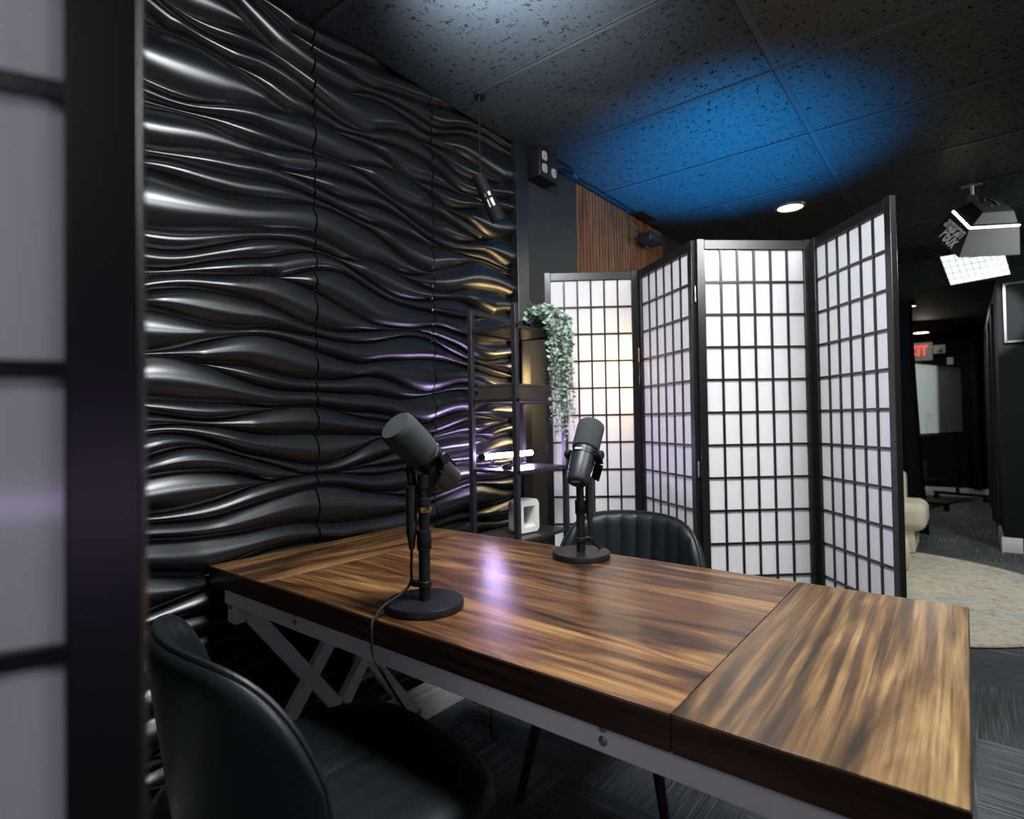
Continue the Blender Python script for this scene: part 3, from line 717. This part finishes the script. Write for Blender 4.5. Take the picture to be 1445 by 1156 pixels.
for i in range(26):
    bx0, by0 = rnd.uniform(-.03, .06), rnd.uniform(-.115, .085)
    ln = rnd.uniform(.22, .52)*(1-.9*abs(by0)) if i > 5 else rnd.uniform(.45, .54)
    pts = [Vector((rnd.uniform(-.04, .02), by0*.6, .02)), Vector((bx0*.6, by0*.8-.01, rnd.uniform(.06, .11))), Vector((.085+bx0*.4, by0, .055))]
    tx, ty = .10+rnd.uniform(-.015, .03), by0*.8+.02*rnd.uniform(-1, 1)
    for k in range(1, 6): pts.append(Vector((tx+rnd.uniform(-.006, .006), ty+.012*k/5+rnd.uniform(-.006, .006), .04-ln*k/5)))
    st.tube(pts, .0011, 5, 5)
    q_ = []
    for a in range(len(pts)-1):
        for k in range(5): q_.append(pts[a].lerp(pts[a+1], k/5))
    acc = 0
    for a in range(1, len(q_)):
        acc += (q_[a]-q_[a-1]).length
        if acc > .0165:
            acc = 0; fr_ = a/len(q_); sz = .027*(1-.50*fr_)*rnd.uniform(.75, 1.2); an = rnd.uniform(0, 2*PI)
            for s_ in (0, PI):
                leaf(lf, q_[a], Vector((math.cos(an+s_), math.sin(an+s_), rnd.uniform(-.5, .5))), sz)
st.build('stem', M['stem'], pl); lf.build('foliage', M['leaf'], pl)
pt = MB(); pt.lathe([(.001, 0), (.04, 0), (.048, .05), (.044, .05), (.04, .01), (.001, .01)], Matrix.Translation((-.03, 0, 0)), 28, False); pt.build('pot', M['black'], pl)

# ================================================================ LEFT WALL, FAR PART
sp = thing('slat_wall_panel', 'warm brown wooden slat panel on the left wall above the screen', 'wall panel', (XL, 3.35, 0))
MB().box(.001, .012, -.593, .615, .3, 2.492).build('backing', M['black'], sp, smooth=False)
sl = MB()
k = 0
y = -.588
while y < .60:
    sl.box(.012, .022, y, y+.025, .3, 2.49); y += .0372
sl.build('slats', M['slat'], sp, smooth=False)
# outlet box up in the corner
ob = thing('outlet_box', 'black double outlet box with ivory receptacles high on the wall', 'outlet', (-1.70, 2.36, 2.40))
MB().box(.0, .085, -.075, .09, -.045, .098).build('outlet_housing', M['black'], ob, bevel=.004)
for y, z in ((-.035, .062), (-.035, .0), (.045, .0)):
    r_ = MB(); r_.prism(rrect(.019, .022, .012), 0, .004, frame_mtx((0, 1, 0), (0, 0, 1), (.085, y, z))); ro = r_.build('receptacle', M['plate'], ob)
    s_ = MB()
    for dy in (-.006, .006): s_.box(.0885, .0895, y+dy-.001, y+dy+.001, z-.004, z+.006)
    s_.build('slot', M['black'], ro)
c_ = MB(); c_.tube([(.06, .09, .06), (.07, .16, .075), (.06, .27, .088), (.05, .33, .07), (.03, .37, .09), (.03, .60, .098), (.03, 1.0, .096), (.03, 1.22, .085)], .0045, 8); c_.build('power_cable', M['trim'], ob)
MB().box(.03, .055, -.02, .30, .088, .1045).build('cable_duct', M['trim'], ob, bevel=.002)
# small black device on the slats
pd = thing('wall_speaker', 'small black device mounted on the slat panel by the ceiling', 'speaker', (XL+.028, 3.56, 2.34))
MB().box(.03, .125, -.11, .10, -.028, .022).build('device_body', M['trim'], pd, bevel=.006)
MB().box(.0, .03, -.03, .03, -.02, .015).build('bracket', M['black'], pd)
c_ = MB(); c_.tube([(.03, -.05, .02), (.035, -.12, .05), (.02, -.20, .09), (.02, -.23, .15)], .003, 8); c_.build('power_cable', M['black'], pd)
# clip-on spot lamp in front of the waves
sl_ = thing('spot_lamp', 'small black spot lamp hanging on a thin rod before the wavy wall', 'lamp', (-1.55, 1.765, CZ))
r_ = MB(); r_.cyl((0, 0, -.0), (0, 0, -.36), .003, n=10); r_.build('rod', M['deepblack'], sl_)
r_ = MB(); r_.lathe([(.022, 0), (.022, -.012), (.004, -.013)], None, 20); r_.build('mount', M['deepblack'], sl_)
hd = MB(); hd.cyl((.0, -.015, -.345), (.035, .075, -.52), .026, .032, 24); ho = hd.build('lamp_head', M['deepblack'], sl_)
a0, a1 = Vector((.0, -.015, -.325)), Vector((.035, .075, -.52)); axh = (a1-a0).normalized()
tocam = (Vector((0, 0, 1.15))-Vector((-1.55, 1.765, 2.1))); sd = (tocam-axh*tocam.dot(axh)).normalized()
lb = MB(); lb.box(-.012, .012, -.008, .008, 0, .001, frame_mtx(axh.cross(sd), axh, a0+axh*.105+sd*.0295)); lb.box(-.012, .012, -.016, .016, 0, .001, frame_mtx(axh.cross(sd), axh, a0+axh*.140+sd*.030)); lb.build('sticker', M['label'], ho)

# warm lamp behind the screen
fl = thing('floor_lamp', 'floor lamp with bare warm bulbs glowing behind the left screen panel', 'lamp', (-1.53, 2.66, 0))
b_ = MB(); b_.lathe([(.001, 0), (.11, 0), (.11, .012), (.02, .022), (.012, .03), (.012, 1.36), (.001, 1.36)], None, 28, False); b_.build('pole', M['black'], fl)
a_ = MB(); a_.tube([(0, 0, 1.34), (.08, 0, 1.40), (.17, .005, 1.38), (.225, .01, 1.42)], .007, 10); a_.tube([(0, 0, 1.28), (0, -.05, 1.31), (0, -.11, 1.29), (0, -.11, 1.31)], .007, 10); a_.build('arm', M['black'], fl)
for c in ((.228, .01, 1.435),):
    q_ = MB(); q_.lathe([(.011, 0), (.012, .012), (.016, .03), (.020, .045), (.017, .06), (.008, .068), (.001, .069)], Matrix.Translation(c), 20); q_.build('bulb', M['warmglow'], fl)

# ================================================================ CEILING LIGHTS
def puck(name, label, loc, r, glow):
    t = thing(name, label, 'ceiling light', loc)
    m_ = MB(); m_.lathe([(r*.80, -.004), (r*.84, -.010), (r, -.008), (r*1.02, 0), (r*.80, 0)], None, 40, False); m_.build('rim', M['bronze'] if r > .08 else M['white'], t)
    m_ = MB(); m_.lathe([(r*.82, -.0005), (r*.82, -.006), (.001, -.0062)], None, 40); m_.build('lens', glow, t)
    return t
puck('ceiling_downlight', 'round recessed ceiling downlight with bronze rim above the folding screen', (-.864, 4.03, CZ), .094, M['lensglow'])
puck('ceiling_downlight', 'bright round ceiling light in the corridor above the exit sign', (-.455, 9.55, 2.25), .11, M['puckglow'])
puck('ceiling_downlight', 'tiny bright ceiling spot at the corridor mouth above the curtain', (-.395, 7.10, 2.25), .026, M['puckglow'])

# ================================================================ PANEL LIGHT ON THE CEILING
al = thing('led_panel_light', 'black LED panel light with glowing diffuser hanging from the ceiling at the right', 'studio light', (.057, 4.38, CZ))
o_ = Vector((.057, 4.38, CZ))
def A_(p): return Vector(p)-o_
C0, Lb, Rb = A_((-.014, 3.992, 2.002)), A_((-.142, 4.333, 2.239)), A_((.267, 4.406, 2.053))
C1, Lt, Rt = A_((.036, 4.092, 2.174)), A_((-.02, 4.364, 2.345)), A_((.267, 4.441, 2.227))
def flat(p, a, b_, c):
    n = (b_-a).cross(c-a).normalized(); return p-n*(p-a).dot(n)
Lt = flat(Lt, C0, C1, Lb); Rt = flat(Rt, C0, C1, Rb)
Bb = Lb+Rb-C0; Bt = Lt+Rt-C1
MB().hexa([C0, Rb, Bb, Lb, C1, Rt, Bt, Lt]).build('housing', M['deepblack'], al, bevel=.004)
upn = (Rt-C1).cross(Lt-C1).normalized()
if upn.z < 0: upn = -upn
s_ = MB()
def segs(a, b_, cuts):
    d = b_-a; inn = (Bt+C1)*.5-(a+b_)*.5; inn = (inn-d*(inn.dot(d)/d.length_squared)).normalized()
    for t0, t1 in cuts:
        p, q_ = a+d*t0, a+d*t1; w_ = inn*.010
        s_.hexa([p, q_, q_+w_, p+w_, p+upn*.011, q_+upn*.011, q_+w_+upn*.011, p+w_+upn*.011])
segs(C1, Lt, ((.02, .30), (.36, .62), (.68, .95))); segs(C1, Rt, ((.02, .30), (.33, .80), (.83, 1.0)))
s_.build('gap_spill', M['gap_glow'], al)  # glowing bars imitate light spilling through the frame gap
ctr = (C1+Bt)*.5
def ins(p, k, h): return ctr+(p-ctr)*k+upn*h
MB().hexa([ins(C1, .90, .016), ins(Rt, .90, .016), ins(Bt, .90, .016), ins(Lt, .90, .016), ins(C1, .62, .075), ins(Rt, .62, .075), ins(Bt, .62, .075), ins(Lt, .62, .075)]).build('back_shell', M['deepblack'], al, bevel=.004)
ys = MB(); ys.cyl((0, 0, 0), (0, 0, -.065), .011, n=16); ys.build('ceiling_rod', M['screw'], al)
ys = MB(); ys.box(-.05, .05, -.02, .02, -.006, -.0005); ys.build('mount_plate', M['screw'], al)
ys = MB(); ys.box(-.028, .028, -.022, .022, -.125, -.06); ys.cyl((-.03, 0, -.085), (.06, .01, -.10), .014, n=16); ys.bar((0, 0, -.12), tuple(ctr+upn*.07), .03, .02)
ys.tube([(.03, 0, -.08), (.09, .03, -.10), (.13, .06, -.15), (.12, .05, -.2)], .007, 10); ys.build('clamp', M['black'], al, bevel=.002)
# tilted glowing diffuser under the housing
P0, P1, P2 = A_((-0.059, 4.304, 1.907)), A_((0.240, 4.642, 1.988)), A_((-0.104, 4.086, 2.052))
ux = P1-P0; uy = P2-P0; nn = ux.cross(uy).normalized()
if nn.y > 0: nn = -nn
MB().hexa([P0, P1, P1+uy, P2, P0-nn*.03, P1-nn*.03, P1+uy-nn*.03, P2-nn*.03]).build('panel_frame', M['black'], al, bevel=.002)
lg = MB(); NX, NY = 9, 5
for i in range(NX):
    for j in range(NY):
        q0 = P0+ux*(.02+.96*i/NX)+uy*(.03+.94*j/NY)+nn*.0005; qx = ux*(.96/NX*.93); qy = uy*(.94/NY*.92); hgt = nn*.012
        lg.hexa([q0, q0+qx, q0+qx+qy, q0+qy, q0+qx*.25+qy*.25+hgt, q0+qx*.75+qy*.25+hgt, q0+qx*.75+qy*.75+hgt, q0+qx*.25+qy*.75+hgt])
lg.build('diffuser_lens', M['white_led'], al, smooth=False)
# printing on the left side of the housing
xv = (C0*.45+C1*.55)-(Lb*.45+Lt*.55); yv = (C1+Lt)*.5-(C0+Lb)*.5; fn = xv.cross(yv).normalized()
mid = (C0+C1+Lb+Lt)*.25
text_mesh('lettering', 'amaran', .095, M['label'], al, frame_mtx(xv, yv, mid+yv*.22+fn*.003+xv*.04))
text_mesh('lettering', 'P60x', .11, M['label'], al, frame_mtx(xv, yv, mid-yv*.16+fn*.003+xv*.04))

# ================================================================ LOUNGE AND CORRIDOR
rgm = MB(); 
rgm.lathe([(.001, .001), (1.16, .001), (1.172, .008), (1.165, .016), (1.14, .020), (.5, .021), (.001, .021)], None, 96, False)
tag(rgm.build('round_rug', M['rug'], None), 'large round cream and pale blue rug on the carpet behind the table', 'rug', loc=(-.612, 4.575, 0))
def soft(mb, x0, x1, y0, y1, z0, z1): return mb.box(x0, x1, y0, y1, z0, z1)
sf = thing('lounge_chair', 'low cream upholstered lounge chair beyond the right end of the screen', 'armchair', (-.80, 5.75, .022))
def S2(mb): mb.v = [v-Vector((-.80, 5.75, .022)) for v in mb.v]; return mb
S2(MB().box(-1.27, -.345, 5.60, 6.10, .022, .215)).build('base', M['cream'], sf, bevel=.02, seg=3)
S2(MB().box(-1.20, -.50, 5.42, 5.95, .20, .33)).build('seat_cushion', M['cream'], sf, bevel=.05, seg=4)
S2(MB().box(-1.25, -.42, 5.90, 6.12, .20, .655)).build('backrest', M['cream'], sf, bevel=.05, seg=4)
for x0, x1 in ((-.56, -.265), (-1.34, -1.045)): S2(MB().box(x0, x1, 5.56, 6.05, .205, .425)).build('armrest', M['cream'], sf, bevel=.07, seg=5)
po_ = MB(); po_.lathe([(.001, 0), (.40, 0), (.42, .02), (.43, .15), (.42, .22), (.38, .245), (.001, .25)], None, 64, False)
tag(po_.build('pouf', M['cream'], None, ang=60), 'round low cream pouf on the rug in front of the lounge chair', 'pouf', loc=(-.765, 4.95, .022))
# stool in front, mostly hidden by the screen
po_ = MB(); po_.lathe([(.001, 0), (.20, 0), (.205, .03), (.205, .20), (.19, .232), (.16, .24), (.001, .242)], None, 48, False)
tag(po_.build('footstool', M['cream'], None, ang=60), 'cream footstool on the rug, just showing right of the screen', 'footstool', loc=(-.53, 4.32, .022))
# black curtain at the corridor mouth
cu = MB()
def curt(u, v):
    z = .02+2.2*v
    xr = -.375+.085*(1-v)**1.5; x = -.92+(xr+.92)*u
    return Vector((x, 6.55+.03*math.sin(u*22)+.02*math.sin(u*9+1), z))
def curt2(u, v):
    p = curt(u, v); p.y += .006; return p
cu.grid(curt, 80, 24); cu.grid(curt2, 80, 24)
nu = 80; 
cv = thing('curtain', 'black curtain hanging at the left side of the corridor mouth', 'curtain', (-.65, 6.55, 0))
cu.v = [v-Vector((-.65, 6.55, 0)) for v in cu.v]
cu.build('drape', M['curtain'], cv); r_ = MB(); r_.cyl((-.29, 0, 2.228), (.29, 0, 2.228), .010, n=14); r_.build('curtain_rail', M['black'], cv)
# white board on wheels
wb = thing('whiteboard', 'rolling whiteboard in a black frame standing in the corridor', 'whiteboard', (-.25, 9.05, 0))
wd = Vector((-.044+.50, 9.62-8.35, 0)).normalized(); w0 = Vector((-.50, 8.35, 0))-Vector((-.25, 9.05, 0)); WL = 1.35
wn_ = Vector((wd.y, -wd.x, 0))
wm = Matrix((wd, wn_, Vector((0, 0, 1)))).transposed().to_4x4(); wm.translation = w0
MB().box(.02, WL-.02, -.008, .008, .90, 1.745, wm).build('board', M['wboard'], wb, smooth=False)
f_ = MB(); f_.box(0, WL, -.013, .013, .865, .90, wm); f_.box(0, WL, -.013, .013, 1.745, 1.765, wm); f_.box(0, .02, -.013, .013, .865, 1.765, wm); f_.box(WL-.02, WL, -.013, .013, .865, 1.765, wm); f_.box(.1, WL-.1, .013, .06, .87, .878, wm)
f_.build('frame', M['black'], wb, bevel=.002)
for x in (.12, WL-.12):
    s_ = MB(); s_.box(x-.016, x+.016, -.045, -.015, .10, 1.3, wm); s_.build('stand_post', M['black'], wb)
    s_ = MB(); s_.box(x-.02, x+.02, -.30, .30, .065, .10, wm); s_.build('foot', M['black'], wb, bevel=.004)
    for y in (-.27, .27):
        s_ = MB(); s_.cyl(wm @ Vector((x-.012, y, .032)), wm @ Vector((x+.012, y, .032)), .032, n=20); s_.box(x-.008, x+.008, y-.015, y+.015, .04, .066, wm); s_.build('castor', M['black'], wb)
s_ = MB(); s_.box(.12, WL-.12, -.04, -.02, .30, .33, wm); s_.build('crossbar', M['screw'], wb)
mk = MB()
for k in range(3): mk.tube([wm @ Vector((.30+.035*j, .0085, 1.13-.022*k+.004*math.sin(j*2.1+k))) for j in range(7-k)], .002, 5, 3)
mk.build('writing', M['red'], wb)['label'] = 'red marker scribble'
mk = MB()
for k in range(6): mk.tube([wm @ Vector((.32+.014*math.sin(j*1.9+k), .0085, 1.06-.025*k-.004*j)) for j in range(5)], .002, 5, 3)
mk.build('writing', M['blue'], wb)['label'] = 'blue marker scribble'
# exit sign on the end wall
ex = thing('exit_sign', 'white exit sign with glowing red letters on the corridor end wall', 'sign', (-.50, 9.92, 2.01))
MB().box(-.20, .155, -.05, 0, -.125, .13).build('sign_housing', M['exitwhite'], ex, bevel=.006)
text_mesh('lettering', 'EXIT', .20, M['exitred'], ex, frame_mtx((1, 0, 0), (0, 0, 1), (-.045, -.052, .012)) @ Matrix.Scale(.72, 4, (1, 0, 0)), .003)
em = thing('emergency_light', 'small white emergency light box beside the exit sign', 'emergency light', (-.275, 9.92, 2.03))
MB().box(-.065, .075, -.06, 0, -.06, .06).build('lamp_housing', M['exitwhite'], em, bevel=.006)
l_ = MB(); l_.lathe([(.03, 0), (.032, .02), (.02, .03), (.001, .031)], frame_mtx((1, 0, 0), (0, 0, 1), (0, -.06, 0)), 20); l_.build('lamp_lens', M['label'], em)
tag(MB().box(-.035, .035, -.03, 0, -.05, .05).build('thermostat', M['exitwhite'], None, bevel=.004), 'small white box on the end wall above the whiteboard', 'thermostat', loc=(-.155, 9.92, 1.86))
# drain pipe in the far corner
dp = MB(); dp.cyl((.10, 9.84, .12), (.10, 9.84, 2.249), .05, n=24)
for z in (.5, 1.9): dp.cyl((.10, 9.84, z-.03), (.10, 9.84, z+.03), .056, n=24)
tag(dp.build('pipe', M['wall'], None), 'black vertical pipe in the far corner of the corridor', 'pipe')
# wall board on the right
tv = thing('wall_board', 'black rectangular panel hung on the right wall beside the corridor', 'wall panel', (.72, 6.22, 1.95))
MB().box(-.445, .445, -.03, 0, -.22, .24).build('panel_board', M['wall'], tv, bevel=.003)
f_ = MB()
for a in ((-.45, .45, -.04, 0, -.235, -.22), (-.45, .45, -.04, 0, .24, .255), (-.46, -.445, -.04, 0, -.235, .255), (.445, .46, -.04, 0, -.235, .255)): f_.box(*a)
f_.build('frame', M['trim'], tv)
